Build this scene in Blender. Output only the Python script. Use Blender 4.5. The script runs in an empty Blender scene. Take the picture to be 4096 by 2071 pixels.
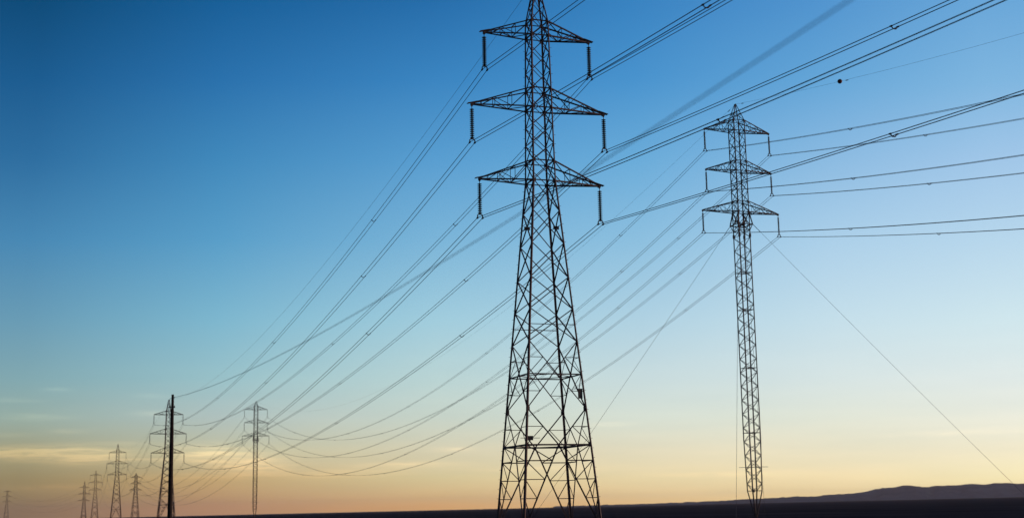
import bpy, math, random
from mathutils import Vector, Matrix

# ------------------------------------------------------------------ camera
sc = bpy.context.scene
col = sc.collection
H = 2.1
PITCH, ROLL = 0.1806, 0.0198
cp, sp, cr, sr = math.cos(PITCH), math.sin(PITCH), math.cos(ROLL), math.sin(ROLL)
R_ = (cr, sr * sp, -sr * cp)
U_ = (sr, -cr * sp, cr * cp)
F_ = (0, cp, sp)
cam = bpy.data.cameras.new('camera')
cam_o = bpy.data.objects.new('camera', cam)
col.objects.link(cam_o)
cam_o.matrix_world = Matrix(((R_[0], U_[0], -F_[0], 0), (R_[1], U_[1], -F_[1], 0), (R_[2], U_[2], -F_[2], H), (0, 0, 0, 1)))
cam.sensor_fit = 'HORIZONTAL'
cam.sensor_width = 36
cam.lens = 47.878
cam.clip_start = 0.1
cam.clip_end = 60000
cam.dof.use_dof = True
cam.dof.focus_distance = 130
cam.dof.aperture_fstop = 0.40
cam.dof.aperture_blades = 6
cam.dof.aperture_rotation = math.radians(33)
sc.camera = cam_o

# ------------------------------------------------------------------ sky: a twilight dome, brightest low on the right
SUN_AZ, SUN_EL = 82.0, 1.5
def lin(c):
    c = c / 255
    return c / 12.92 if c <= 0.04045 else ((c + 0.055) / 1.055) ** 2.4
SKY = [  # azimuth (deg right of the view axis), then (elevation, r, g, b)
    (-180, [(0, 62, 58, 66), (3, 70, 72, 82), (10, 40, 68, 100), (25, 12, 42, 80), (50, 6, 26, 58), (80, 8, 34, 72)]),
    (-60, [(0, 105, 92, 88), (3, 115, 125, 122), (8, 78, 120, 145), (14, 36, 90, 132), (21, 12, 62, 105), (45, 8, 40, 84), (80, 8, 36, 76)]),
    (-19.8, [(0.3, 134, 113, 99), (1.5, 151, 136, 104), (2.6, 160, 156, 126), (3.9, 150, 172, 164), (5.4, 130, 168, 176), (7.8, 104, 155, 181),
             (10.9, 72, 136, 180), (14.1, 46, 110, 160), (17.2, 28, 92, 144), (20.3, 14, 75, 121), (28, 8, 55, 100), (45, 8, 42, 86), (80, 8, 38, 78)]),
    (-12.3, [(0.3, 172, 135, 112), (1.4, 190, 163, 119), (2.5, 192, 189, 158), (3.9, 175, 192, 189), (5.5, 152, 192, 200), (7.9, 125, 182, 206),
             (11.2, 88, 157, 200), (14.5, 64, 136, 187), (17.7, 42, 113, 172), (20.9, 24, 95, 152), (28, 13, 72, 130), (45, 9, 50, 98), (80, 8, 40, 80)]),
    (-3.3, [(0.15, 203, 160, 118), (1.3, 212, 196, 152), (2.4, 213, 206, 177), (3.8, 199, 211, 200), (5.4, 186, 212, 212), (7.9, 160, 204, 221),
            (11.2, 122, 180, 216), (14.6, 88, 157, 208), (17.9, 58, 132, 192), (21.1, 38, 109, 170), (28, 22, 84, 146), (45, 12, 58, 108), (80, 9, 42, 84)]),
    (5.5, [(0, 226, 184, 130), (1.1, 230, 212, 168), (2.3, 226, 219, 191), (3.6, 214, 223, 211), (5.2, 200, 219, 221), (7.7, 175, 209, 226),
           (11, 140, 191, 223), (14.4, 105, 171, 217), (17.7, 72, 146, 205), (20.9, 56, 130, 192), (28, 34, 100, 164), (45, 16, 66, 118), (80, 9, 44, 86)]),
    (13.4, [(0, 238, 205, 146), (1, 238, 220, 177), (2.1, 233, 226, 198), (3.4, 224, 229, 215), (5, 214, 228, 228), (7.4, 196, 222, 234),
            (10.6, 171, 207, 233), (13.9, 138, 186, 225), (17.1, 100, 165, 215), (20.3, 80, 147, 206), (28, 50, 116, 180), (45, 20, 74, 128), (80, 10, 46, 88)]),
    (20, [(0, 244, 216, 156), (0.8, 243, 229, 183), (1.9, 240, 232, 203), (3.1, 234, 235, 220), (4.7, 223, 233, 231), (7, 207, 230, 237),
          (10.2, 182, 214, 236), (13.3, 160, 198, 232), (16.4, 126, 181, 223), (19.5, 105, 166, 216), (28, 66, 132, 194), (45, 25, 82, 138), (80, 10, 48, 90)]),
    (60, [(0, 252, 196, 118), (1.5, 252, 222, 150), (5, 250, 240, 205), (10, 226, 236, 238), (20, 160, 196, 228), (35, 70, 132, 190), (60, 16, 62, 112), (80, 10, 50, 92)]),
    (100, [(0, 252, 188, 108), (1.5, 252, 216, 145), (5, 248, 234, 200), (10, 220, 232, 236), (20, 150, 188, 222), (35, 62, 122, 180), (60, 14, 58, 106), (80, 10, 50, 92)]),
    (180, [(0, 62, 58, 66), (3, 70, 72, 82), (10, 40, 68, 100), (25, 12, 42, 80), (50, 6, 26, 58), (80, 8, 34, 72)]),
]
CLOUDS = [  # azimuth, elevation, half-widths (deg), r, g, b added, strength
    (-20.2, 2.50, 1.9, 0.26, 1.25), (-17.5, 2.40, 1.5, 0.30, 1.35), (-15.5, 2.2, 2.2, 0.10, 0.35), (-12.6, 2.40, 1.5, 0.32, 0.95), (-11.0, 1.95, 1.5, 0.34, 0.75),
    (-19.3, 3.90, 1.2, 0.13, 0.34), (-20.4, 4.55, 1.0, 0.10, 0.30), (-14.9, 4.75, 0.7, 0.10, 0.20), (-18.6, 5.0, 0.5, 0.07, 0.30), (-14.8, 4.05, 0.9, 0.12, 0.24), (-18.0, 3.35, 0.7, 0.10, 0.26), (-16.0, 2.85, 1.6, 0.10, 0.16), (-20.5, 3.2, 1.0, 0.10, 0.2),
    (-13.3, 1.5, 2.4, 0.14, 0.30), (-2.6, 2.45, 0.7, 0.09, 0.35), (-4.6, 1.85, 2.2, 0.12, 0.32), (-7.5, 1.55, 2.6, 0.16, 0.30),
    (3.9, 3.35, 0.9, 0.08, 0.20), (1.6, 1.6, 2.6, 0.13, 0.22), (9.0, 1.2, 3.0, 0.12, 0.18), (-18.8, 1.15, 1.5, 0.12, 0.30), (18.0, 2.6, 2.4, 0.12, 0.14)]

world = bpy.data.worlds.new('World')
sc.world = world
world.use_nodes = True
nt = world.node_tree
N, LK = nt.nodes, nt.links
N.clear()
def node(t, **kw):
    n = N.new(t)
    for k, v in kw.items():
        setattr(n, k, v)
    return n
def plug(sock, v):
    if isinstance(v, (int, float)):
        sock.default_value = v
    else:
        LK.new(v, sock)
def mth(op, a, b=0.0, c=0.0):
    n = node('ShaderNodeMath', operation=op)
    plug(n.inputs[0], a); plug(n.inputs[1], b); plug(n.inputs[2], c)
    return n.outputs[0]
out = node('ShaderNodeOutputWorld')
tc = node('ShaderNodeTexCoord')
sep = node('ShaderNodeSeparateXYZ')
LK.new(tc.outputs['Generated'], sep.inputs[0])
dx, dy, dz = sep.outputs
DEG = 180 / math.pi
az = mth('MULTIPLY', mth('ARCTAN2', dx, dy), DEG)
el = mth('MULTIPLY', mth('ARCSINE', dz), DEG)
elf = mth('MULTIPLY', mth('SQRT', mth('MAXIMUM', mth('DIVIDE', el, 90.0), 0.0)), 1.0)   # finer near the horizon
HAZE, HAZE_TOP = 5e-5, 80.0
def clear(e, c, k):      # radiance of the sky beyond the air layer (the air dims it and adds its own veil)
    t = math.exp(-HAZE * min(10000, HAZE_TOP / max(1e-3, math.sin(math.radians(e)))))
    return max(0.001, (lin(c) - (0.16, 0.15, 0.20)[k] * (1 - t)) / t)
prev = None
for i, (a0, stops) in enumerate(SKY):
    rp = node('ShaderNodeValToRGB')
    rp.color_ramp.interpolation = 'LINEAR'
    els = rp.color_ramp.elements
    while len(els) < len(stops):
        els.new(0.5)
    pos = [math.sqrt(s[0] / 90) for s in stops]
    for e, p, s in zip(list(els), pos, stops):
        e.position = p
    for e, s in zip(sorted(els, key=lambda q: q.position), stops):
        e.color = (clear(s[0], s[1], 0), clear(s[0], s[2], 1), clear(s[0], s[3], 2), 1)
    LK.new(elf, rp.inputs[0])
    if prev is None:
        prev = rp.outputs[0]
    else:
        mr = node('ShaderNodeMapRange', interpolation_type='LINEAR' if -30 < a0 < 30 else 'SMOOTHSTEP')
        LK.new(az, mr.inputs[0])
        mr.inputs[1].default_value = SKY[i - 1][0]
        mr.inputs[2].default_value = a0
        mx = node('ShaderNodeMix', data_type='RGBA')
        LK.new(mr.outputs[0], mx.inputs[0])
        LK.new(prev, mx.inputs[6]); LK.new(rp.outputs[0], mx.inputs[7])
        prev = mx.outputs[2]
# thin streaks of cloud low over the horizon
cmb = node('ShaderNodeCombineXYZ')
LK.new(mth('MULTIPLY', az, 0.55), cmb.inputs[0]); LK.new(mth('MULTIPLY', el, 6.0), cmb.inputs[1])
nz = node('ShaderNodeTexNoise')
nz.inputs['Scale'].default_value = 1.0; nz.inputs['Detail'].default_value = 5; nz.inputs['Roughness'].default_value = 0.6; nz.inputs['Distortion'].default_value = 0.6
LK.new(cmb.outputs[0], nz.inputs[0])
tot = None
for ca, ce, sa, se, st in CLOUDS:
    u = mth('DIVIDE', mth('SUBTRACT', az, ca), sa)
    v = mth('DIVIDE', mth('SUBTRACT', el, ce), se)
    g = mth('EXPONENT', mth('MULTIPLY', mth('ADD', mth('MULTIPLY', u, u), mth('MULTIPLY', v, v)), -1.0))
    g = mth('MULTIPLY', g, st)
    tot = g if tot is None else mth('ADD', tot, g)
nm = node('ShaderNodeMapRange'); LK.new(nz.outputs[0], nm.inputs[0])
nm.inputs[1].default_value = 0.34; nm.inputs[2].default_value = 0.66
cl = mth('MINIMUM', mth('MULTIPLY', tot, mth('ADD', mth('MULTIPLY', nm.outputs[0], 0.95), 0.28)), 1.0)
# faint broad unevenness of the haze layer
nz2 = node('ShaderNodeTexNoise')
cmb2 = node('ShaderNodeCombineXYZ')
LK.new(mth('MULTIPLY', az, 0.16), cmb2.inputs[0]); LK.new(mth('MULTIPLY', el, 1.5), cmb2.inputs[1])
nz2.inputs['Scale'].default_value = 1.0; nz2.inputs['Detail'].default_value = 4
LK.new(cmb2.outputs[0], nz2.inputs[0])
lowm = node('ShaderNodeMapRange'); LK.new(el, lowm.inputs[0])
lowm.inputs[1].default_value = 8; lowm.inputs[2].default_value = 0.5
unev = mth('MULTIPLY', mth('MULTIPLY', mth('SUBTRACT', nz2.outputs[0], 0.5), 0.30), lowm.outputs[0])
cl = mth('MAXIMUM', mth('ADD', cl, unev), -0.2)
ccol = node('ShaderNodeMix', data_type='RGBA', blend_type='MULTIPLY')
ccol.inputs[0].default_value = 1.0
LK.new(prev, ccol.inputs[6]); ccol.inputs[7].default_value = (1.75, 1.5, 1.3, 1)
cmx = node('ShaderNodeMix', data_type='RGBA', clamp_factor=False)
LK.new(cl, cmx.inputs[0]); LK.new(prev, cmx.inputs[6]); LK.new(ccol.outputs[2], cmx.inputs[7])
bg1 = node('ShaderNodeBackground'); LK.new(cmx.outputs[2], bg1.inputs[0]); bg1.inputs[1].default_value = 1.0
tex = node('ShaderNodeTexSky', sky_type='NISHITA', sun_disc=False)
tex.sun_elevation = math.radians(SUN_EL); tex.sun_rotation = math.radians(SUN_AZ)
bg2 = node('ShaderNodeBackground'); LK.new(tex.outputs[0], bg2.inputs[0]); bg2.inputs[1].default_value = 0.002
ash = node('ShaderNodeAddShader')
LK.new(bg1.outputs[0], ash.inputs[0]); LK.new(bg2.outputs[0], ash.inputs[1])
LK.new(ash.outputs[0], out.inputs['Surface'])

# ------------------------------------------------------------------ last sunlight, grazing from the right
sl = bpy.data.lights.new('sun', 'SUN')
sl.energy = 2.0; sl.angle = math.radians(0.5); sl.color = (1.0, 0.50, 0.30)
so = bpy.data.objects.new('sun', sl); col.objects.link(so)
sd = Vector((math.sin(math.radians(SUN_AZ)) * math.cos(math.radians(SUN_EL)), math.cos(math.radians(SUN_AZ)) * math.cos(math.radians(SUN_EL)), math.sin(math.radians(SUN_EL))))
so.rotation_euler = sd.to_track_quat('Z', 'Y').to_euler()

sc.view_settings.view_transform = 'Standard'
sc.view_settings.look = 'None'
sc.view_settings.exposure = 0
sc.view_settings.gamma = 1

# ------------------------------------------------------------------ materials
def mat(name, base, rough=0.6, metal=0.0, var=0.25, scale=3.0, spec=0.3, bump=0.0):
    m = bpy.data.materials.new(name); m.use_nodes = True
    t = m.node_tree; b = t.nodes['Principled BSDF']
    b.inputs['Roughness'].default_value = rough; b.inputs['Metallic'].default_value = metal
    b.inputs['Specular IOR Level'].default_value = spec
    tcn = t.nodes.new('ShaderNodeTexCoord'); n = t.nodes.new('ShaderNodeTexNoise')
    n.inputs['Scale'].default_value = scale; n.inputs['Detail'].default_value = 5
    t.links.new(tcn.outputs['Object'], n.inputs[0])
    r = t.nodes.new('ShaderNodeValToRGB')
    r.color_ramp.elements[0].position = 0.3; r.color_ramp.elements[1].position = 0.7
    r.color_ramp.elements[0].color = (*[c * (1 - var) for c in base], 1)
    r.color_ramp.elements[1].color = (*[c * (1 + var) for c in base], 1)
    t.links.new(n.outputs[0], r.inputs[0]); t.links.new(r.outputs[0], b.inputs['Base Color'])
    if bump:
        bn = t.nodes.new('ShaderNodeBump'); bn.inputs['Strength'].default_value = bump
        t.links.new(n.outputs[0], bn.inputs['Height']); t.links.new(bn.outputs[0], b.inputs['Normal'])
    return m
M_STEEL = mat('weathered_steel', (0.075, 0.056, 0.060), 0.65, 0.0, 0.35, 0.6)
M_GALV = mat('galvanised_steel', (0.062, 0.057, 0.062), 0.6, 0.0, 0.3, 0.6)
M_WIRE = mat('conductor_aluminium', (0.050, 0.048, 0.052), 0.5, 0.0, 0.15, 0.05)
M_GLASS = mat('insulator_glass', (0.012, 0.040, 0.045), 0.4, 0.0, 0.3, 2.0, 0.5)
M_GREYG = mat('insulator_porcelain', (0.150, 0.165, 0.165), 0.3, 0.0, 0.2, 2.0, 0.5)
M_PLATE = mat('sign_enamel', (0.030, 0.030, 0.034), 0.5, 0.0, 0.2, 2.0)
M_WOOD = mat('creosoted_wood', (0.028, 0.022, 0.020), 0.85, 0.0, 0.4, 6.0, 0.2, 0.4)
M_RUBBER = mat('cable_sheath', (0.014, 0.050, 0.200), 0.6)
M_BALL = mat('marker_ball_paint', (0.110, 0.016, 0.008), 0.6, 0.0, 0.1, 1.0)
M_GROUND = mat('dark_desert_gravel', (0.085, 0.053, 0.050), 0.95, 0.0, 0.35, 0.02, 0.0, 0.2)
M_HILL = mat('bare_rock_slope', (0.085, 0.088, 0.105), 0.95, 0.0, 0.45, 0.004, 0.0, 0.0)

# ------------------------------------------------------------------ mesh helpers
class MB:
    def __init__(s):
        s.v, s.f, s.smooth = [], [], False
    def prism(s, p, q, prof, ref):
        p, q = Vector(p), Vector(q)
        d = (q - p)
        if d.length < 1e-6:
            return
        d.normalize()
        ref = Vector(ref)
        u = ref - d * ref.dot(d)
        if u.length < 1e-4:
            ref = Vector((1, 0, 0)) if abs(d.x) < 0.9 else Vector((0, 1, 0))
            u = ref - d * ref.dot(d)
        u.normalize()
        w = d.cross(u)
        n = len(prof); o = len(s.v)
        for e in (p, q):
            for a, b in prof:
                s.v.append(e + u * a + w * b)
        for i in range(n):
            j = (i + 1) % n
            s.f.append((o + i, o + j, o + n + j, o + n + i))
        s.f.append(tuple(range(o + n - 1, o - 1, -1)))
        s.f.append(tuple(range(o + n, o + 2 * n)))
    def angle(s, p, q, w, ref=(0, 0, 1)):          # rolled L section
        t = w * 0.16; h = w * 0.5
        s.prism(p, q, [(-h, -h), (h, -h), (h, -h + t), (-h + t, -h + t), (-h + t, h), (-h, h)], ref)
    def bar(s, p, q, w, h=None, ref=(0, 0, 1)):
        h = h or w
        s.prism(p, q, [(-h / 2, -w / 2), (h / 2, -w / 2), (h / 2, w / 2), (-h / 2, w / 2)], ref)
    def rod(s, p, q, r, n=8, ref=(0, 0, 1)):
        s.prism(p, q, [(r * math.cos(6.28318 * i / n), r * math.sin(6.28318 * i / n)) for i in range(n)], ref)
    def tube(s, pts, r, n=6):
        pts = [Vector(p) for p in pts]; o = len(s.v)
        for i, p in enumerate(pts):
            d = (pts[min(i + 1, len(pts) - 1)] - pts[max(i - 1, 0)]).normalized()
            u = d.cross(Vector((0, 0, 1)))
            if u.length < 1e-3:
                u = d.cross(Vector((1, 0, 0)))
            u.normalize(); w = u.cross(d)
            for k in range(n):
                c = 6.28318 * k / n
                s.v.append(p + u * (r * math.cos(c)) + w * (r * math.sin(c)))
        for i in range(len(pts) - 1):
            for k in range(n):
                j = (k + 1) % n
                s.f.append((o + i * n + k, o + i * n + j, o + (i + 1) * n + j, o + (i + 1) * n + k))
        s.f.append(tuple(o + k for k in range(n - 1, -1, -1)))
        e = o + (len(pts) - 1) * n
        s.f.append(tuple(e + k for k in range(n)))
    def lathe(s, prof, n=16, c=(0, 0, 0)):          # prof: (radius, z) from top to bottom
        o = len(s.v)
        for r, z in prof:
            for k in range(n):
                a = 6.28318 * k / n
                s.v.append(Vector((c[0] + r * math.cos(a), c[1] + r * math.sin(a), c[2] + z)))
        for i in range(len(prof) - 1):
            for k in range(n):
                j = (k + 1) % n
                s.f.append((o + i * n + k, o + (i + 1) * n + k, o + (i + 1) * n + j, o + i * n + j))
        s.f.append(tuple(o + k for k in range(n)))
        e = o + (len(prof) - 1) * n
        s.f.append(tuple(e + k for k in range(n - 1, -1, -1)))
    def build(s, name, m, parent=None, smooth=False):
        me = bpy.data.meshes.new(name)
        me.from_pydata([tuple(v) for v in s.v], [], s.f)
        me.materials.append(m)
        if smooth:
            for p in me.polygons:
                p.use_smooth = True
        me.update()
        o = bpy.data.objects.new(name, me); col.objects.link(o)
        o.parent = parent
        return o

def tag(o, label, cat, group=None):
    o['label'] = label; o['category'] = cat
    if group:
        o['group'] = group
    return o
def empty(name, loc, rz=0.0):
    o = bpy.data.objects.new(name, None); col.objects.link(o)
    o.empty_display_size = 0.5; o.location = loc; o.rotation_euler = (0, 0, rz)
    return o
def dup(root, loc, rz):
    r = root.copy(); col.objects.link(r); r.location = loc; r.rotation_euler = (0, 0, rz)
    for ch in root.children:
        c = ch.copy(); col.objects.link(c); c.parent = r
        for g in ch.children:
            d = g.copy(); col.objects.link(d); d.parent = c
    return r
def struct(o):
    o['kind'] = 'structure'; return o

# ------------------------------------------------------------------ ground and hills
def sst(a, b, x):
    t = min(1, max(0, (x - a) / (b - a))); return t * t * (3 - 2 * t)
def ground_z(x, y):
    k = sst(250, 1500, math.hypot(x, y))
    return 0.0031 * max(-3000, min(3000, x)) * k
g = MB()
rad = [0, 20, 60, 120, 200, 300, 420, 560, 720, 900, 1100, 1350, 1650, 2000, 2500, 3200, 4200, 5600, 7500, 9400]
NA = 144
for r in rad:
    for k in range(NA):
        a = 6.28318 * k / NA
        x, y = r * math.sin(a), r * math.cos(a)
        g.v.append(Vector((x, y, ground_z(x, y))))
for i in range(len(rad) - 1):
    for k in range(NA):
        j = (k + 1) % NA
        if i == 0:
            g.f.append((k, NA + k, NA + j))
        else:
            g.f.append((i * NA + k, (i + 1) * NA + k, (i + 1) * NA + j, i * NA + j))
struct(g.build('ground', M_GROUND, None, True))

RIDGE = [(-40, 0.05), (-25, 0.0), (0.7, 0.012), (2.6, 0.048), (4.9, 0.068), (7.0, 0.10), (8.6, 0.135), (9.43, 0.178), (10.07, 0.19), (10.4, 0.203), (10.6, 0.190), (10.91, 0.232), (11.05, 0.205), (11.29, 0.244),
         (12.22, 0.228), (12.5, 0.267), (12.98, 0.302), (13.62, 0.308), (14.1, 0.354), (14.62, 0.478), (14.86, 0.51), (15.25, 0.493), (15.49, 0.568), (15.73, 0.594), (16.07, 0.545),
         (16.54, 0.498), (16.89, 0.545), (17.62, 0.538), (18.08, 0.585), (18.8, 0.552), (19.1, 0.60), (19.59, 0.598), (19.81, 0.568), (20.16, 0.54), (22, 0.62), (24, 0.56), (27, 0.66), (31, 0.5), (36, 0.4), (45, 0.2), (60, 0.0)]
def ridge(a):
    for (a0, e0), (a1, e1) in zip(RIDGE, RIDGE[1:]):
        if a0 <= a <= a1:
            t = (a - a0) / (a1 - a0); t = t * t * (3 - 2 * t) * 0.3 + t * 0.7
            return e0 + (e1 - e0) * t
    return 0
from mathutils import noise as mnoise
hm = MB()
az0, az1, nA = 1.5, 58.0, 560
rows = [5400, 5500, 5650, 5850, 6100, 6350, 6600, 6800, 7000, 7250, 7600, 8100, 8800]
for r in rows:
    for i in range(nA + 1):
        a = az0 + (az1 - az0) * i / nA
        ar = math.radians(a)
        x, y = r * math.sin(ar), r * math.cos(ar)
        top = math.tan(math.radians(ridge(a))) * 7000 + H + 2.2 * mnoise.noise((a * 8, 0.3, 0.1)) + 2.5 * mnoise.noise((a * 2.6, 5, 0))
        base = ground_z(x, y) - 1.5
        if r <= 7000:
            t = (r - 5400) / 1600
            prof = t ** 1.5
        else:
            prof = max(0, 1 - (r - 7000) / 1900) ** 0.8
        z = base + (top - base) * prof
        if 5500 < r < 7000 or r > 7000:
            gully = mnoise.fractal((a * 1.9, r * 0.0011, 0.0), 1.0, 2.0, 4)
            z += gully * 0.40 * (top - base) * math.sin(math.pi * min(1, max(0, prof))) - 0.3
        hm.v.append(Vector((x, y, z)))
for i in range(len(rows) - 1):
    for k in range(nA):
        hm.f.append((i * (nA + 1) + k, (i + 1) * (nA + 1) + k, (i + 1) * (nA + 1) + k + 1, i * (nA + 1) + k + 1))
struct(hm.build('hills', M_HILL, None, True))

# ------------------------------------------------------------------ the two lines
TH = 0.3375
A_ = Vector((math.cos(TH), math.sin(TH), 0))       # along the cross-arms
B_ = Vector((-math.sin(TH), math.cos(TH), 0))      # along the line, away from the camera
AZ = [48.38, 40.90, 33.46]; AH = [5.574, 6.96, 6.284]; AUP = [1.52, 1.98, 2.03]
BZ = [62.01, 55.25, 48.44]; BH = [5.908, 5.937, 6.863]; BUP = [1.76, 1.68, 1.76]

def lattice_face(mb, P0, P1, Q0, Q1, w, kind='X', flip=False, ref=(0, 0, 1)):
    """panel between two legs: P0/Q0 lower ends, P1/Q1 upper ends"""
    if kind == 'X':
        mb.angle(P0, Q1, w, ref); mb.angle(Q0, P1, w, Vector(ref) * -1)
    elif kind == 'Z':
        if flip: mb.angle(P0, Q1, w, ref)
        else: mb.angle(Q0, P1, w, ref)

CORN = [(-1, -1), (1, -1), (1, 1), (-1, 1)]
def cross_arm(parent, s, h, z, up, wl, wu, mem, name='cross_arm', fr=(0.34, 0.62, 0.84), m=None):
    mb = MB()
    tip = Vector((s * h, 0, z)); tipu = Vector((s * h, 0, z + 0.10))
    def lo(f, sb): return Vector((s * wl / 2, sb * wl / 2, z)).lerp(tip, f)
    def hi(f, sb): return Vector((s * wu / 2, sb * wu / 2, z + up)).lerp(tipu, f)
    for sb in (-1, 1):
        mb.angle(lo(0, sb), tip, mem * 1.25, (0, -sb, 0)); mb.angle(hi(0, sb), tipu, mem * 1.1, (0, -sb, 0))
        fs = (0,) + tuple(fr)
        for i, f in enumerate(fr):
            mb.angle(lo(f, sb), hi(f, sb), mem * 0.55, (0, sb, 0))
        for i in range(len(fs) - 1):
            if i % 2 == 0: mb.angle(hi(fs[i], sb), lo(fs[i + 1], sb), mem * 0.62, (0, sb, 0))
            else: mb.angle(lo(fs[i], sb), hi(fs[i + 1], sb), mem * 0.62, (0, sb, 0))
    for i, f in enumerate(fr):
        mb.angle(lo(f, -1), lo(f, 1), mem * 0.6)
    mb.angle(hi(fr[0], -1), hi(fr[0], 1), mem * 0.6)
    fs = (0,) + tuple(fr)
    for i in range(len(fs) - 2):
        k = 1 if i % 2 else -1
        mb.angle(lo(fs[i], k), lo(fs[i + 1], -k), mem * 0.6)
    # end plate the string hangs from
    mb.bar((s * (h - 0.16), 0, z - 0.02), (s * (h + 0.10), 0, z - 0.02), 0.30, 0.22)
    return mb.build(name, m or M_STEEL, parent)

def tower_width(z, zb, zt, zu, zapex):
    if z <= zb: return 2.235 + (zb - z) * 0.162
    if z <= zu: return 2.235 + (1.72 - 2.235) * (z - zb) / (zu - zb)
    return max(0.20, 1.70 + (0.22 - 1.70) * (z - zu) / (zapex - zu))

def self_support(name, loc, rz, zs, hs, ups, apex, detail=True, mscale=1.0):
    """lattice pylon on four splayed legs"""
    root = empty(name, loc, rz)
    zb, zt = zs[2], zs[0]; zu = zt + ups[0]
    W = lambda z: tower_width(z, zb, zt, zu, apex)
    def C(k, z, inset=0.0):
        w = W(z) / 2 - inset
        return Vector((CORN[k][0] * w, CORN[k][1] * w, z))
    q = zb / 33.46                                  # lower part scaled to the leg height
    L0 = [0.0, 7.8 * q, 11.18 * q, 17.53 * q, 20.67 * q, 23.77 * q, 27.13 * q, 30.4 * q, zb]
    ml, mbr = 0.175 * mscale, 0.098 * mscale
    # legs
    for k in range(4):
        mb = MB(); ref = (-CORN[k][0], -CORN[k][1], 0)
        pts = [0.0, 7.8 * q, 17.53 * q, zb, zu]
        for z0, z1, s in zip(pts, pts[1:], (1.12, 1.05, 1.0, 0.85)):
            mb.angle(C(k, z0), C(k, z1), ml * s, ref)
        if detail and k in (1, 3):                  # step bolts on two opposite legs
            z = 3.0
            while z < zu:
                c = C(k, z); o = Vector((CORN[k][0], 0, 0))
                mb.rod(c + o * 0.05, c + o * 0.27, 0.018, 5); z += 0.9
        if detail:
            mb.bar(C(k, -0.3), C(k, 0.25), 0.5)      # base stub
        mb.build('leg', M_STEEL, root)
    # body bracing
    bb = MB()
    faces = [(0, 1), (1, 2), (2, 3), (3, 0)]
    nrm = [(0, -1, 0), (1, 0, 0), (0, 1, 0), (-1, 0, 0)]
    for (i, j), n in zip(faces, nrm):
        for z0, z1 in zip(L0[2:], L0[3:]):
            lattice_face(bb, C(i, z0), C(i, z1), C(j, z0), C(j, z1), mbr, 'X', ref=n)
        # between the arms
        secs = [(zb, zb + ups[2], 1), (zb + ups[2], zs[1], 3), (zs[1], zs[1] + ups[1], 1), (zs[1] + ups[1], zs[0], 3), (zs[0], zu, 1)]
        for a0, a1, nn in secs:
            for t in range(nn):
                z0 = a0 + (a1 - a0) * t / nn; z1 = a0 + (a1 - a0) * (t + 1) / nn
                lattice_face(bb, C(i, z0), C(i, z1), C(j, z0), C(j, z1), mbr * 0.8, 'X', ref=n)
        for z in (zb, zb + ups[2], zs[1], zs[1] + ups[1], zs[0], zu):
            bb.angle(C(i, z), C(j, z), mbr * 1.05, n)
        # redundants in the tall panel
        for za, s in ((16.0 * q, 1), (12.8 * q, -1)):
            t = abs(za - (17.53 if s > 0 else 11.18) * q) / ((17.53 - 11.18) * q)
            for p, o in ((i, j), (j, i)):
                if s > 0: X = C(p, 17.53 * q).lerp(C(o, 11.18 * q), t)
                else: X = C(p, 11.18 * q).lerp(C(o, 17.53 * q), t)
                bb.angle(C(p, za), X, mbr * 0.6, n)
                bb.angle(X, C(p, 14.41 * q), mbr * 0.6, n)
        # half X down to the lower belt
        mid = (C(i, 7.8 * q) + C(j, 7.8 * q)) / 2
        for p in (i, j):
            top = C(p, 11.18 * q)
            bb.angle(top, mid, mbr, n)
            X = top.lerp(mid, 0.5)
            bb.angle(C(p, X.z), X, mbr * 0.6, n); bb.angle(X, C(p, 7.8 * q), mbr * 0.6, n)
    for (i, j) in ((0, 1), (2, 3)):
        bb.angle(C(i, 19.16 * q), C(j, 19.16 * q), mbr * 0.7, (0, 0, 1))
    if detail:
        for z in (zb, zb + ups[2], zs[1], zs[1] + ups[1], zs[0], zu, 7.8 * q, 11.18 * q):
            for k in range(4):
                c = C(k, z)
                bb.bar(c - Vector((CORN[k][0] * 0.24, 0, 0)), c + Vector((CORN[k][0] * 0.04, 0, 0)), 0.03, 0.34)
                bb.bar(c - Vector((0, CORN[k][1] * 0.24, 0)), c + Vector((0, CORN[k][1] * 0.04, 0)), 0.03, 0.34)
    bb.build('body_bracing', M_STEEL, root)
    # belts with their plan bracing
    for zz, wt in ((14.41 * q, 1.05), (7.8 * q, 1.45)):
        be = MB()
        mids = []
        for (i, j), n in zip(faces, nrm):
            be.bar(C(i, zz), C(j, zz), mbr * wt * 1.3, mbr * wt, (0, 0, 1)); mids.append((C(i, zz) + C(j, zz)) / 2 + Vector((0, 0, 0.02)))
        for t in range(4):
            be.angle(mids[t], mids[(t + 1) % 4], mbr * 0.7)
        be.build('belt', M_STEEL, root)
    # portal: K frames from the belt middle to the feet
    for (i, j), n in zip(faces, nrm):
        kb = MB()
        mid = (C(i, 7.8 * q) + C(j, 7.8 * q)) / 2
        for p in (i, j):
            foot = C(p, 0.0)
            kb.angle(mid, foot, mbr * 1.15, n)
            K = lambda z: mid.lerp(foot, (7.8 * q - z) / (7.8 * q))
            lv = [6.35 * q, 4.64 * q, 2.92 * q, 1.3 * q]
            for x, z in enumerate(lv):
                kb.angle(C(p, z), K(z), mbr * (1.0 if x == 0 else 0.75), n)
            kb.angle(C(p, 7.8 * q), K(lv[0]), mbr * 0.8, n)
            for x in range(len(lv) - 1):
                kb.angle(C(p, lv[x]), K(lv[x + 1]), mbr * 0.7, n)
        kb.build('portal_frame', M_STEEL, root)
    # peak
    pk = MB()
    for k in range(4):
        pk.angle(C(k, zu), C(k, apex), ml * 0.75, (-CORN[k][0], -CORN[k][1], 0))
    lv = [zu, zu + (apex - zu) * 0.38, zu + (apex - zu) * 0.7, apex]
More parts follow.
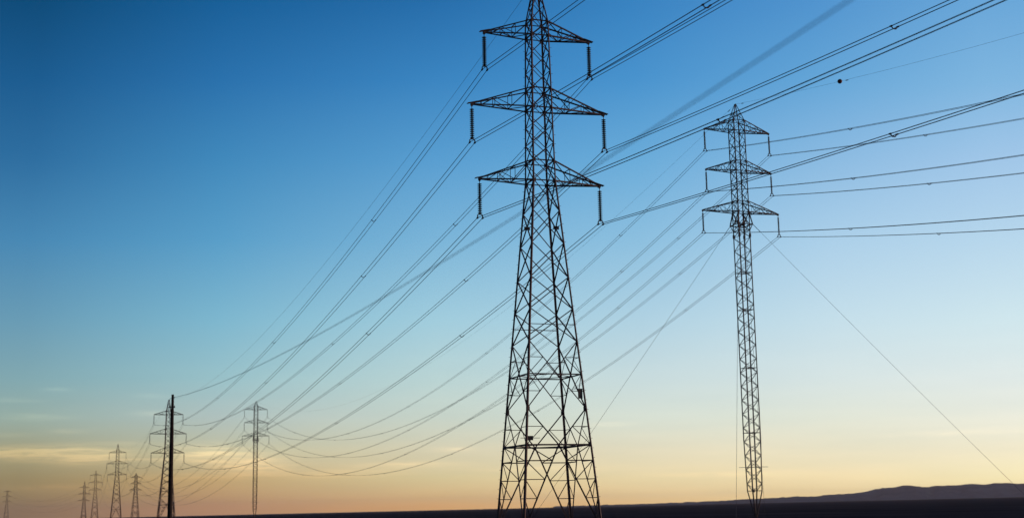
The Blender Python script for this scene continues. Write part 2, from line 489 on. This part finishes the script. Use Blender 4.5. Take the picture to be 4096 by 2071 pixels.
    for (i, j), n in zip(faces, nrm):
        for z0, z1 in zip(lv[:2], lv[1:3]):
            lattice_face(pk, C(i, z0), C(i, z1), C(j, z0), C(j, z1), mbr * 0.7, 'X', ref=n)
        pk.angle(C(i, lv[2]), C(j, lv[2]), mbr * 0.7, n)
    pk.bar((0, -0.15, apex), (0, 0.15, apex), 0.25, 0.16)
    pk.build('peak', M_STEEL, root)
    for t in range(3):
        for s in (-1, 1):
            cross_arm(root, s, hs[t], zs[t], ups[t], W(zs[t]), W(zs[t] + ups[t]), mbr * 1.15 * (1 if detail else 1.0))
    if detail:
        for t in range(3):
            for s in (-1, 1):                        # tilted bird boards over the arm tips
                mb = MB()
                p0 = Vector((s * (hs[t] + 0.44), 0, zs[t] + 0.05)); p1 = Vector((s * (hs[t] - 0.52), 0, zs[t] + 0.31))
                mb.bar(p0, p1, 0.45, 0.05, (0, 0, 1))
                mb.build('bird_board', M_STEEL, root)
    return root, C

# ---- large central pylon
T1 = Vector((2.936, 130.33, 0))
p1, C1 = self_support('lattice_pylon', T1, TH, AZ, AH, AUP, 54.35)
tag(p1, 'large dark lattice pylon with six cross-arms on four splayed legs, nearest in the scene', 'pylon', 'pylons of the left line')
def plate(root, c, ax, w, h, rail0, rail1):
    mb = MB(); c = Vector(c); ax = Vector(ax).normalized()
    mb.prism(c - Vector((0, 0, h / 2)), c + Vector((0, 0, h / 2)), [(-0.02, -w / 2), (0.02, -w / 2), (0.02, w / 2), (-0.02, w / 2)], Vector((ax.y, -ax.x, 0)))
    mb.bar(rail0, rail1, 0.05)
    mb.build('number_plate', M_PLATE, root)
z = 28.75
plate(p1, C1(0, z).lerp(C1(3, z), 0.44) + Vector((-0.06, 0, 0)), (1, 0.05, 0), 0.60, 0.34, C1(0, z), C1(3, z))
z = 29.0
plate(p1, C1(1, z).lerp(C1(2, z), 0.5) + Vector((0.06, 0, 0)), (1, 0.05, 0), 0.60, 0.34, C1(1, z), C1(2, z))
z = 8.75
plate(p1, C1(2, z).lerp(C1(3, z), 0.36 + 0.22) + Vector((0, 0.06, 0)), (1, 0, 0), 0.62, 0.42, C1(2, z).lerp(C1(3, z), 0.42), C1(2, z).lerp(C1(3, z), 0.74))
z = 12.55
plate(p1, C1(1, z) + Vector((-0.38, -0.04, 0)), (1, 0.1, 0), 0.46, 0.90, C1(1, z + 0.47), C1(1, z + 0.47).lerp(C1(0, z + 0.47), 0.16))

# ---- guyed mast
def guyed_mast(name, loc, rz, zs, hs, ups, apex, br=0.080):
    root = empty(name, loc, rz)
    zu = zs[0] + ups[0]
    zg = zs[2] - 2.1                                 # guy ring
    def W(z):
        if z > zu: return max(0.15, 1.85 + (0.15 - 1.85) * (z - zu) / (apex - zu))
        if z >= 12: return 1.90
        if z >= 4.0: return 1.62 + 0.28 * (z - 4) / 8
        return 0.16 + (1.62 - 0.16) * z / 4.0
    def C(k, z):
        w = W(z) / 2
        return Vector((CORN[k][0] * w, CORN[k][1] * w, z))
    faces = [(0, 1), (1, 2), (2, 3), (3, 0)]
    nrm = [(0, -1, 0), (1, 0, 0), (0, 1, 0), (-1, 0, 0)]
    for k in range(4):
        mb = MB(); ref = (-CORN[k][0], -CORN[k][1], 0)
        for z0, z1 in ((0.0, 4.0), (4.0, 12.0), (12.0, zu)):
            mb.angle(C(k, z0), C(k, z1), 0.17, ref)
        mb.build('mast_leg', M_GALV, root)
    bb = MB()
    for fi, ((i, j), n) in enumerate(zip(faces, nrm)):
        z = 4.0; t = fi
        nn = int((zg - 1 - 4.0) / 1.06); st = (zg - 1 - 4.0) / nn
        for x in range(nn):
            lattice_face(bb, C(i, z), C(i, z + st), C(j, z), C(j, z + st), br, 'Z', (x + fi) % 2 == 0, n); z += st
        for a0, a1, m_ in ((zg - 1, zg, 1), (zg, zs[2], 1), (zs[2], zs[2] + ups[2], 1), (zs[2] + ups[2], zs[1], 3), (zs[1], zs[1] + ups[1], 1), (zs[1] + ups[1], zs[0], 3), (zs[0], zu, 1)):
            for x in range(m_):
                z0 = a0 + (a1 - a0) * x / m_; z1 = a0 + (a1 - a0) * (x + 1) / m_
                lattice_face(bb, C(i, z0), C(i, z1), C(j, z0), C(j, z1), 0.07, 'X', False, n)
        for zz in [zg - 1] + [q for b in range(3) for q in (zs[b], zs[b] + ups[b])]:
            bb.angle(C(i, zz), C(j, zz), 0.10, n)
        bb.angle(C(i, 4.0), C(j, 4.0), 0.09, n)
    bb.build('mast_bracing', M_GALV, root)
    for zz in (38.5, 32.5, 23.2, 13.0):              # diaphragms
        zz = zz * zs[2] / 48.44
        be = MB()
        for i, j in faces:
            be.bar(C(i, zz), C(j, zz), 0.10, 0.07)
        be.bar(C(0, zz) + Vector((0, 0, 0.03)), C(2, zz) + Vector((0, 0, 0.03)), 0.10, 0.05); be.bar(C(1, zz) - Vector((0, 0, 0.03)), C(3, zz) - Vector((0, 0, 0.03)), 0.10, 0.05)
        be.build('diaphragm', M_GALV, root)
    ac = MB()                                        # anti-climbing outriggers
    for sb in (-1, 1):
        ac.bar((-2.0, sb * 0.98, 7.67), (2.0, sb * 0.98, 7.67), 0.09, 0.06)
    ac.build('climb_guard', M_GALV, root)
    gr = MB()                                        # ring with the guy brackets
    ring = [Vector((CORN[k][0] * 1.32, CORN[k][1] * 1.32, zg)) for k in range(4)]
    for k in range(4):
        gr.bar(ring[k], ring[(k + 1) % 4], 0.13, 0.12)
        gr.bar(ring[k], C(k, zs[2]), 0.20, 0.16); gr.bar(ring[k], C(k, zg - 1), 0.11, 0.10)
        gr.bar(C(k, zg - 0.02), ring[k], 0.16, 0.20)
        gr.bar(ring[k] * 0.5 + C((k + 1) % 4, zg) * 0.5, C((k + 1) % 4, zs[2]), 0.09)
    gr.bar(C(0, zg - 0.9), C(2, zg + 1.0), 0.11); gr.bar(C(1, zg - 0.9), C(3, zg + 1.0), 0.11)
    for k in range(4):
        gr.bar(C(k, zg - 2.1), C(k, zg - 1.5), 0.30, 0.26)
        gr.bar(C(k, zs[2] - 0.35), C(k, zs[2] + 0.1), 0.28, 0.26)
    gr.bar((C(0, zg) + C(1, zg)) / 2, (C(2, zg) + C(3, zg)) / 2, 0.5, 0.06)
    gr.build('guy_ring', M_GALV, root)
    pk = MB()
    for k in range(4):
        pk.angle(C(k, zu), C(k, apex), 0.12, (-CORN[k][0], -CORN[k][1], 0))
    zm = zu + (apex - zu) * 0.42
    for (i, j), n in zip(faces, nrm):
        lattice_face(pk, C(i, zu), C(i, zm), C(j, zu), C(j, zm), 0.06, 'X', False, n)
        pk.angle(C(i, zm), C(j, zm), 0.07, n)
    pk.bar((0, -0.2, apex), (0, 0.2, apex), 0.2, 0.2)
    pk.build('peak', M_GALV, root)
    for t in range(3):
        for s in (-1, 1):
            cross_arm(root, s, hs[t], zs[t], ups[t], 1.9, 1.9, 0.115, fr=(0.25, 0.48, 0.68, 0.86), m=M_GALV)
    return root, ring
T2 = Vector((37.22, 216.0, 0))
p2, ring2 = guyed_mast('guyed_mast', T2, TH, BZ, BH, BUP, 66.56)
tag(p2, 'tall slender lattice mast tapering to a point at its foot, right of the large pylon', 'mast', 'guyed masts of the right line')
bx = MB(); bx.lathe([(0.05, 0.24), (0.20, 0.2), (0.26, 0.0), (0.2, -0.2), (0.05, -0.24)], 12)
b_ = bx.build('junction_box', M_PLATE, p2); b_.location = (-0.60, -0.62, 4.0)

# ---- guy wires of the near mast
def world_of(root_loc, p):
    return Vector(root_loc) + A_ * p.x + B_ * p.y + Vector((0, 0, p.z))
GUYS = [(1, 41.9, 0.0, 'guy wire slanting from the slender mast down to the right edge of the photo'),
        (3, 38.8, 0.0, 'guy wire slanting from the slender mast down to the left behind the large pylon'),
        (0, 40.0, 0.214, 'guy wire dropping steeply from slender mast toward the camera, left of its foot'),
        (2, 40.0, 0.236, 'guy wire dropping behind the slender mast, ending right of its foot')]
for k, R, off, lab in GUYS:
    s = world_of(T2, ring2[k])
    d = (A_ * CORN[k][0] + B_ * CORN[k][1]).normalized()
    d = Matrix.Rotation(off, 3, 'Z') @ d
    e = Vector((T2.x, T2.y, 0)) + d * R
    mb = MB()
    n = 24
    pts = [s.lerp(e, i / n) - Vector((0, 0, 1.2 * (i / n) * (1 - i / n))) for i in range(n + 1)]
    mb.tube(pts, 0.022)
    mb.rod(pts[0], pts[0].lerp(pts[1], 0.7), 0.045)
    mb.rod(e, e.lerp(pts[-2], 0.5), 0.035)
    tag(mb.build('guy_wire', M_WIRE), lab, 'guy wire', 'guy wires of the slender mast')

# ---- the far pylons
def far_loc(x, y):
    return Vector((x, y, ground_z(x, y)))
def far_self(x, y, o, label, group, zs=None, hs=None, apex=None, rz=TH, ms=1.3):
    L = far_loc(x, y)
    zz = [z + o - L.z for z in AZ] if zs is None else [z - L.z for z in zs]
    hh = AH if hs is None else hs
    ap = (apex if apex else AZ[0] + o + 5.9) - L.z
    p, _ = self_support('lattice_pylon', L, rz, zz, hh, AUP, ap, detail=False, mscale=ms)
    tag(p, label, 'pylon', group)
    return p, L, zz, hh, ap
GA = 'pylons of the left line'
F3 = far_self(-136.4, 538.1, -7.55, 'lattice pylon standing directly behind the wooden pole, partly hidden by it', GA, apex=46.65)
F4 = far_self(-272.6, 940.5, -3.77, 'tallest of the faded lattice pylons clustered left of the wooden pole', GA, apex=50.4)
F5 = far_self(-435.9, 1428.0, -4.58, 'faded lattice pylon just left of the tallest clustered one, taller than its left neighbour', GA, apex=48.6)
F6 = far_self(-498.8, 1592.7, -13.4, 'small faded lattice pylon, leftmost of the cluster left of the wooden pole', GA, apex=42.25, rz=TH + 0.12)
F9 = far_self(-775, 2100, -6.8, 'smallest faintest lattice pylon alone near the left edge of the photo', GA, apex=41.0, rz=TH + 0.15, ms=1.0)
s8 = 0.787
F8 = far_self(-417.26 * s8, 1511.94 * s8, 0, 'faded lattice pylon with splayed legs between the tall clustered one and wooden pole', 'pylons of the right line',
              zs=[(z - 19.0 - H) * s8 + H for z in BZ], hs=[h * s8 for h in BH], apex=(47.8 - H) * s8 + H, rz=TH + 0.15)
L7 = far_loc(-134.1, 707.6)
Z7 = [z - 7.27 - L7.z for z in BZ]
p7, _r7 = guyed_mast('guyed_mast', L7, TH, Z7, BH, BUP, 59.0 - L7.z, 0.115)
tag(p7, 'distant slender lattice mast pointed at its foot, right of the wooden pole', 'mast', 'guyed masts of the right line')

# ------------------------------------------------------------------ insulator strings
def ins_string(drop, nd, r, m, split):
    root = empty('insulator_string', (0, 0, 0))
    hk = MB(); hk.rod((0, 0, 0.02), (0, 0, -0.36), 0.035); hk.bar((-0.07, 0, -0.09), (0.07, 0, -0.09), 0.10)
    hk.build('shackle', M_STEEL, root)
    top, bot = -0.34, -(drop - 0.40)
    pit = (top - bot) / nd
    def disc(mb, z):
        mb.lathe([(0.045, z), (0.065, z - pit * 0.10), (r * 0.5, z - pit * 0.26), (r, z - pit * 0.46), (r * 0.97, z - pit * 0.60), (r * 0.62, z - pit * 0.64), (0.09, z - pit * 0.74), (0.08, z - pit)], 16)
    if split:
        for i in range(nd):
            mb = MB(); disc(mb, top - i * pit); mb.build('insulator_disc', m, root, True)
    else:
        mb = MB()
        for i in range(nd):
            disc(mb, top - i * pit)
        mb.build('insulator_discs', m, root, True)
    yk = MB()
    prof = [(-0.26, -drop + 0.12), (-0.24, -drop + 0.28), (-0.15, -drop + 0.36), (0.15, -drop + 0.36), (0.24, -drop + 0.28), (0.26, -drop + 0.12)]
    yk.rod((0, 0, bot), (0, 0, -drop + 0.34), 0.05)
    for (x0, z0), (x1, z1) in zip(prof, prof[1:]):
        yk.bar((x0, 0, z0), (x1, 0, z1), 0.06, 0.10, (0, 1, 0) if False else (0, 0, 1))
    yk.build('yoke', M_STEEL, root)
    for s in (-1, 1):
        cm = MB(); cm.bar((s * 0.26, 0, -drop + 0.16), (s * 0.26, 0, -drop + 0.02), 0.08); cm.bar((s * 0.26, -0.20, -drop), (s * 0.26, 0.20, -drop), 0.11, 0.13)
        cm.build('clamp', M_STEEL, root)
    return root
DROP_A, DROP_B = 3.78, 3.62
iA = ins_string(DROP_A, 15, 0.225, M_GLASS, True)
iB = ins_string(DROP_B, 26, 0.16, M_GREYG, False)
LV = ('top', 'middle', 'bottom'); SD = {-1: 'left', 1: 'right'}
used = {'A': False, 'B': False}
def hang(which, base, zs, hs, rz, who, group):
    for t in range(3):
        for s in (-1, 1):
            ca, sa = math.cos(rz), math.sin(rz)
            loc = Vector(base) + Vector((ca, sa, 0)) * (s * hs[t]) + Vector((0, 0, zs[t] - 0.10))
            src = iA if which == 'A' else iB
            if not used[which]:
                used[which] = True; o = src; o.location = loc; o.rotation_euler = (0, 0, rz)
            else:
                o = dup(src, loc, rz)
            tag(o, f'{("dark ribbed" if which == "A" else "grey finely ribbed")} insulator string under the {LV[t]} {SD[s]} arm of {who}', 'insulator', group)
hang('A', T1, AZ, AH, TH, 'the large central pylon', 'insulator strings of the large pylon')
hang('B', T2, BZ, BH, TH, 'the tall mast at right', 'insulator strings of the tall mast')
def hang_far(proto, base, zs, hs, rz, who, group):
    for t in range(3):
        for s in (-1, 1):
            loc = Vector(base) + Vector((math.cos(rz), math.sin(rz), 0)) * (s * hs[t]) + Vector((0, 0, zs[t] - 0.10))
            if proto[0] is None:
                r = proto[1]; r.location = loc; r.rotation_euler = (0, 0, rz); proto[0] = r
            else:
                r = dup(proto[0], loc, rz)
            tag(r, f'thin insulator string at {LV[t]} {SD[s]} arm of {who}', 'insulator', group)
farI = [None, ins_string(DROP_A, 15, 0.20, M_GREYG, False)]
hang_far(farI, F3[1], F3[2], F3[3], TH, 'pylon behind wooden pole', 'insulator strings of the pylon behind the pole')
hang_far(farI, L7, Z7, BH, TH, 'distant slender mast', 'insulator strings of the distant mast')
hang_far(farI, F4[1], F4[2], F4[3], TH, 'tallest clustered pylon', 'insulator strings of the far pylons')
hang_far(farI, F5[1], F5[2], F5[3], TH, 'pylon left of the tallest clustered one', 'insulator strings of the far pylons')

# ------------------------------------------------------------------ wires
SEP = 0.26
def sag_path(p, q, sag, n=70):
    return [Vector(p).lerp(Vector(q), i / n) - Vector((0, 0, 4 * sag * (i / n) * (1 - i / n))) for i in range(n + 1)]
def at_dist(path, d):
    acc = 0
    for a, b in zip(path, path[1:]):
        l = (b.xy - a.xy).length
        if acc + l >= d:
            return a.lerp(b, (d - acc) / l), (b - a).normalized()
        acc += l
    return path[-1], (path[-1] - path[-2]).normalized()
def bundle(path, lat, spacers, label, group, r=0.030, sep=SEP):
    root = empty('twin_conductor', tuple(path[0]))
    o0 = path[0]
    for s in (-1, 1):
        mb = MB(); mb.tube([p - o0 + lat * (s * sep) for p in path], r)
        mb.build('conductor', M_WIRE, root)
    for d in spacers:
        c, dr = at_dist(path, d); c = c - o0
        mb = MB()
        w = lat * sep; dn = Vector((0, 0, -0.17))
        mb.rod(c - w, c - w * 0.45 + dn, 0.040, 6); mb.rod(c - w * 0.45 + dn, c + w * 0.45 + dn, 0.045, 6); mb.rod(c + w * 0.45 + dn, c + w, 0.040, 6)
        for s in (-1, 1):
            mb.bar(c + w * s - dr * 0.12, c + w * s + dr * 0.12, 0.09)
        mb.build('spacer', M_STEEL, root)
    tag(root, label, 'power line', group)
    return root
def clamp_pt(base, zs, hs, t, s, rz, drop):
    return Vector(base) + Vector((math.cos(rz), math.sin(rz), 0)) * (s * hs[t]) + Vector((0, 0, zs[t] - 0.10 - drop))
up2 = Vector((0, 0, 1))
for t in range(3):
    for s in (-1, 1):
        nm = f'{LV[t]} {SD[s]}'
        # left line, spans either side of the large pylon
        p = clamp_pt(T1, AZ, AH, t, s, TH, DROP_A - 0.02)
        path = []
        for i in range(71):
            d = 440 * (i / 70) ** 1.6
            path.append(p - B_ * d + up2 * (-0.08902 * d + 0.00015808 * d * d))
        bundle(path, A_, (49.0, 104, 160), f'paired wires climbing to upper right from {nm} insulator of the large central pylon', 'wires from the large pylon towards the camera')
        q = clamp_pt(F3[1], F3[2], F3[3], t, s, TH, DROP_A - 0.02)
        bundle(sag_path(p, q, 10.5), A_, (48.5, 131, 219, 300, 382), f'paired wires sagging from {nm} insulator of large central pylon to pylon behind pole', 'wires from the large pylon into the distance')
        # right line
        p = clamp_pt(T2, BZ, BH, t, s, TH, DROP_B - 0.02)
        path = []
        for i in range(71):
            d = 500 * (i / 70) ** 1.5
            path.append(p - B_ * d + up2 * (-0.19734 * d + 0.00034259 * d * d))
        bundle(path, A_, (41.2, 100, 170), f'paired wires running off the right edge from {nm} insulator of the tall mast', 'wires from the tall mast towards the camera')
        q = clamp_pt(L7, Z7, BH, t, s, TH, DROP_A - 0.02)
        bundle(sag_path(p, q, 26.2), A_, (34.8, 116, 189, 270, 350, 440), f'paired wires sagging from {nm} insulator of tall mast to the distant slender mast', 'wires from the tall mast into the distance')
        # further spans of both lines
        a3 = clamp_pt(F3[1], F3[2], F3[3], t, s, TH, DROP_A); a4 = clamp_pt(F4[1], F4[2], F4[3], t, s, TH, DROP_A)
        a5 = clamp_pt(F5[1], F5[2], F5[3], t, s, TH, DROP_A); a6 = clamp_pt(F6[1], F6[2], F6[3], t, s, TH + 0.12, 0.0); a9 = clamp_pt(F9[1], F9[2], F9[3], t, s, TH + 0.15, 0.0)
        bundle(sag_path(a3, a4, 11.5, 40), A_, (50, 130, 215, 300), f'faint wires from {nm} arm of pylon behind pole to tallest clustered pylon', 'faint far wires of the left line')
        for pa, pb, sg, tx in ((a4, a5, 16, 'from {} arm of tallest clustered pylon to its left neighbour'), (a5, a6, 2, 'between {} arms of the two leftmost clustered pylons'), (a6, a9, 15, 'from {} arm of leftmost clustered pylon to lone edge pylon')):
            mb = MB(); o0 = pa
            for k in (-1, 1):
                mb.tube([x - o0 + A_ * (k * SEP) for x in sag_path(pa, pb, sg, 40)], 0.024, 4)
            o = mb.build('twin_conductor', M_WIRE); o.location = o0
            tag(o, 'faint wires ' + tx.format(nm), 'power line', 'faint far wires of the left line')
        b7 = clamp_pt(L7, Z7, BH, t, s, TH, DROP_A); b8 = clamp_pt(F8[1], F8[2], F8[3], t, s, TH + 0.15, 0.0)
        bundle(sag_path(b7, b8, 21, 40), A_, (60, 150, 240), f'faint wires from {nm} arm of distant mast to splayed faded pylon left of it', 'faint far wires of the right line')
# earth wires along the peaks
def earth(path, label, r=0.014, dampers=()):
    root = empty('earth_wire', tuple(path[0])); o0 = path[0]
    mb = MB(); mb.tube([p - o0 for p in path], r); mb.build('wire', M_WIRE, root)
    for d in dampers:
        c, dr = at_dist(path, d); c = c - o0; mb = MB()
        mb.rod(c - dr * 0.30 - up2 * 0.09, c - dr * 0.08 - up2 * 0.09, 0.05, 8); mb.rod(c + dr * 0.08 - up2 * 0.09, c + dr * 0.30 - up2 * 0.09, 0.05, 8)
        mb.rod(c - dr * 0.3 - up2 * 0.09, c + dr * 0.3 - up2 * 0.09, 0.018, 6); mb.bar(c, c - up2 * 0.1, 0.06, 0.06, (1, 0, 0))
        mb.build('damper', M_STEEL, root)
    tag(root, label, 'earth wire', 'earth wires along the peaks')
    return root
earth(sag_path(T1 + up2 * 54.40, F3[1] + up2 * F3[4], 9.87), 'thin single wire from the peak of the large pylon to pylon behind wooden pole', 0.016)
pe = T2 + up2 * 66.62
ep = [pe - B_ * (500 * (i / 70) ** 1.5) + up2 * (-0.192 * 500 * (i / 70) ** 1.5 + 0.000367 * (500 * (i / 70) ** 1.5) ** 2) for i in range(71)]
earth(ep, 'thin single wire carrying the dark red ball, rising right from the tall mast peak', 0.013, (2.4, 32.4))
earth(sag_path(pe, L7 + up2 * (59.0 - L7.z), 21.9), 'thin single wire sagging from the tall mast peak left to the distant mast', 0.013, (2.2, 4.6))
earth(sag_path(F3[1] + up2 * F3[4], F4[1] + up2 * F4[4], 9, 40), 'faint single wire between peaks of pylon behind pole and the tallest clustered pylon', 0.016)
mbp, mdr = at_dist(ep, 30.6)
mbm = MB()
n_ = 20
mbm.lathe([(max(0.01, 0.335 * math.sin(math.pi * i / n_)), 0.335 * math.cos(math.pi * i / n_)) for i in range(n_ + 1)], 28)
root = empty('marker_ball', tuple(mbp))
mbm.build('shell', M_BALL, root, True)
sm = MB(); sm.lathe([(0.33, 0.02), (0.345, 0.02), (0.345, -0.02), (0.33, -0.02)], 28); sm.build('flange', M_BALL, root)
tag(root, 'dark red round marker ball threaded on the thin wire right of the tall mast', 'marker ball')

# ------------------------------------------------------------------ wooden pole and its cable
PX, PY, PT = -21.32, 85.0, 9.47
pole = empty('utility_pole', (PX, PY, 0))
tag(pole, 'dark tapered wooden pole standing in front of a distant pylon at left', 'utility pole')
mb = MB()
prof = [(0.070, PT), (0.076, PT - 0.02), (0.098, 8.0), (0.128, 5.9), (0.138, 4.0), (0.146, 2.1), (0.155, -0.5)]
mb.lathe(prof, 16); mb.build('pole_shaft', M_WOOD, pole, True)
mb = MB(); mb.bar((-0.20, -0.10, PT - 0.80), (0.18, -0.10, PT - 0.80), 0.07, 0.06); mb.rod((0.15, -0.1, PT - 0.82), (0.15, -0.1, PT - 0.70), 0.03); mb.rod((-0.17, -0.1, PT - 0.82), (-0.17, -0.1, PT - 0.70), 0.03)
mb.build('bracket', M_STEEL, pole)
mb = MB(); mb.rod((0.0, 0, PT - 0.20), (0.15, -0.10, PT - 0.20), 0.03); mb.build('hook', M_STEEL, pole)
cd = Vector((0.34118, -0.94, 0))
def cz(t): return 9.262 - 0.0594879 * t + 0.000550054 * t * t
pts = [Vector((PX, PY, 0)) + cd * (0.1 + 107 * i / 120) + up2 * cz(107 * i / 120) for i in range(121)]
mb = MB(); mb.tube(pts, 0.0098, 8)
tag(mb.build('overhead_cable', M_RUBBER), 'cable running from the wooden pole top, blurring wide toward the upper right', 'cable')
loop = [(-0.02, -0.02, PT - 0.22), (-0.14, -0.03, PT - 0.26), (-0.24, -0.05, PT - 0.42), (-0.28, -0.06, PT - 0.62), (-0.26, -0.08, PT - 0.85), (-0.20, -0.09, PT - 1.05), (-0.13, -0.10, PT - 1.35), (-0.12, -0.11, PT - 1.8)]
mb = MB(); mb.tube(loop, 0.013, 6); mb.build('cable_tail', M_RUBBER, pole)

# ------------------------------------------------------------------ thin dusk haze
hz = MB()
x0, x1, y0, y1, z0, z1 = -10000, 10000, -10000, 10000, -34.0, HAZE_TOP
hz.v = [Vector(p) for p in ((x0, y0, z0), (x1, y0, z0), (x1, y1, z0), (x0, y1, z0), (x0, y0, z1), (x1, y0, z1), (x1, y1, z1), (x0, y1, z1))]
hz.f = [(0, 3, 2, 1), (4, 5, 6, 7), (0, 1, 5, 4), (1, 2, 6, 5), (2, 3, 7, 6), (3, 0, 4, 7)]
mh = bpy.data.materials.new('haze_air'); mh.use_nodes = True
t_ = mh.node_tree; t_.nodes.clear()
ho = t_.nodes.new('ShaderNodeOutputMaterial'); pv = t_.nodes.new('ShaderNodeVolumePrincipled')
pv.inputs['Color'].default_value = (0.85, 0.85, 0.90, 1); pv.inputs['Density'].default_value = HAZE
pv.inputs['Anisotropy'].default_value = 0.2
t_.links.new(pv.outputs[0], ho.inputs['Volume'])
ho_ = hz.build('haze', mh); ho_['kind'] = 'stuff'
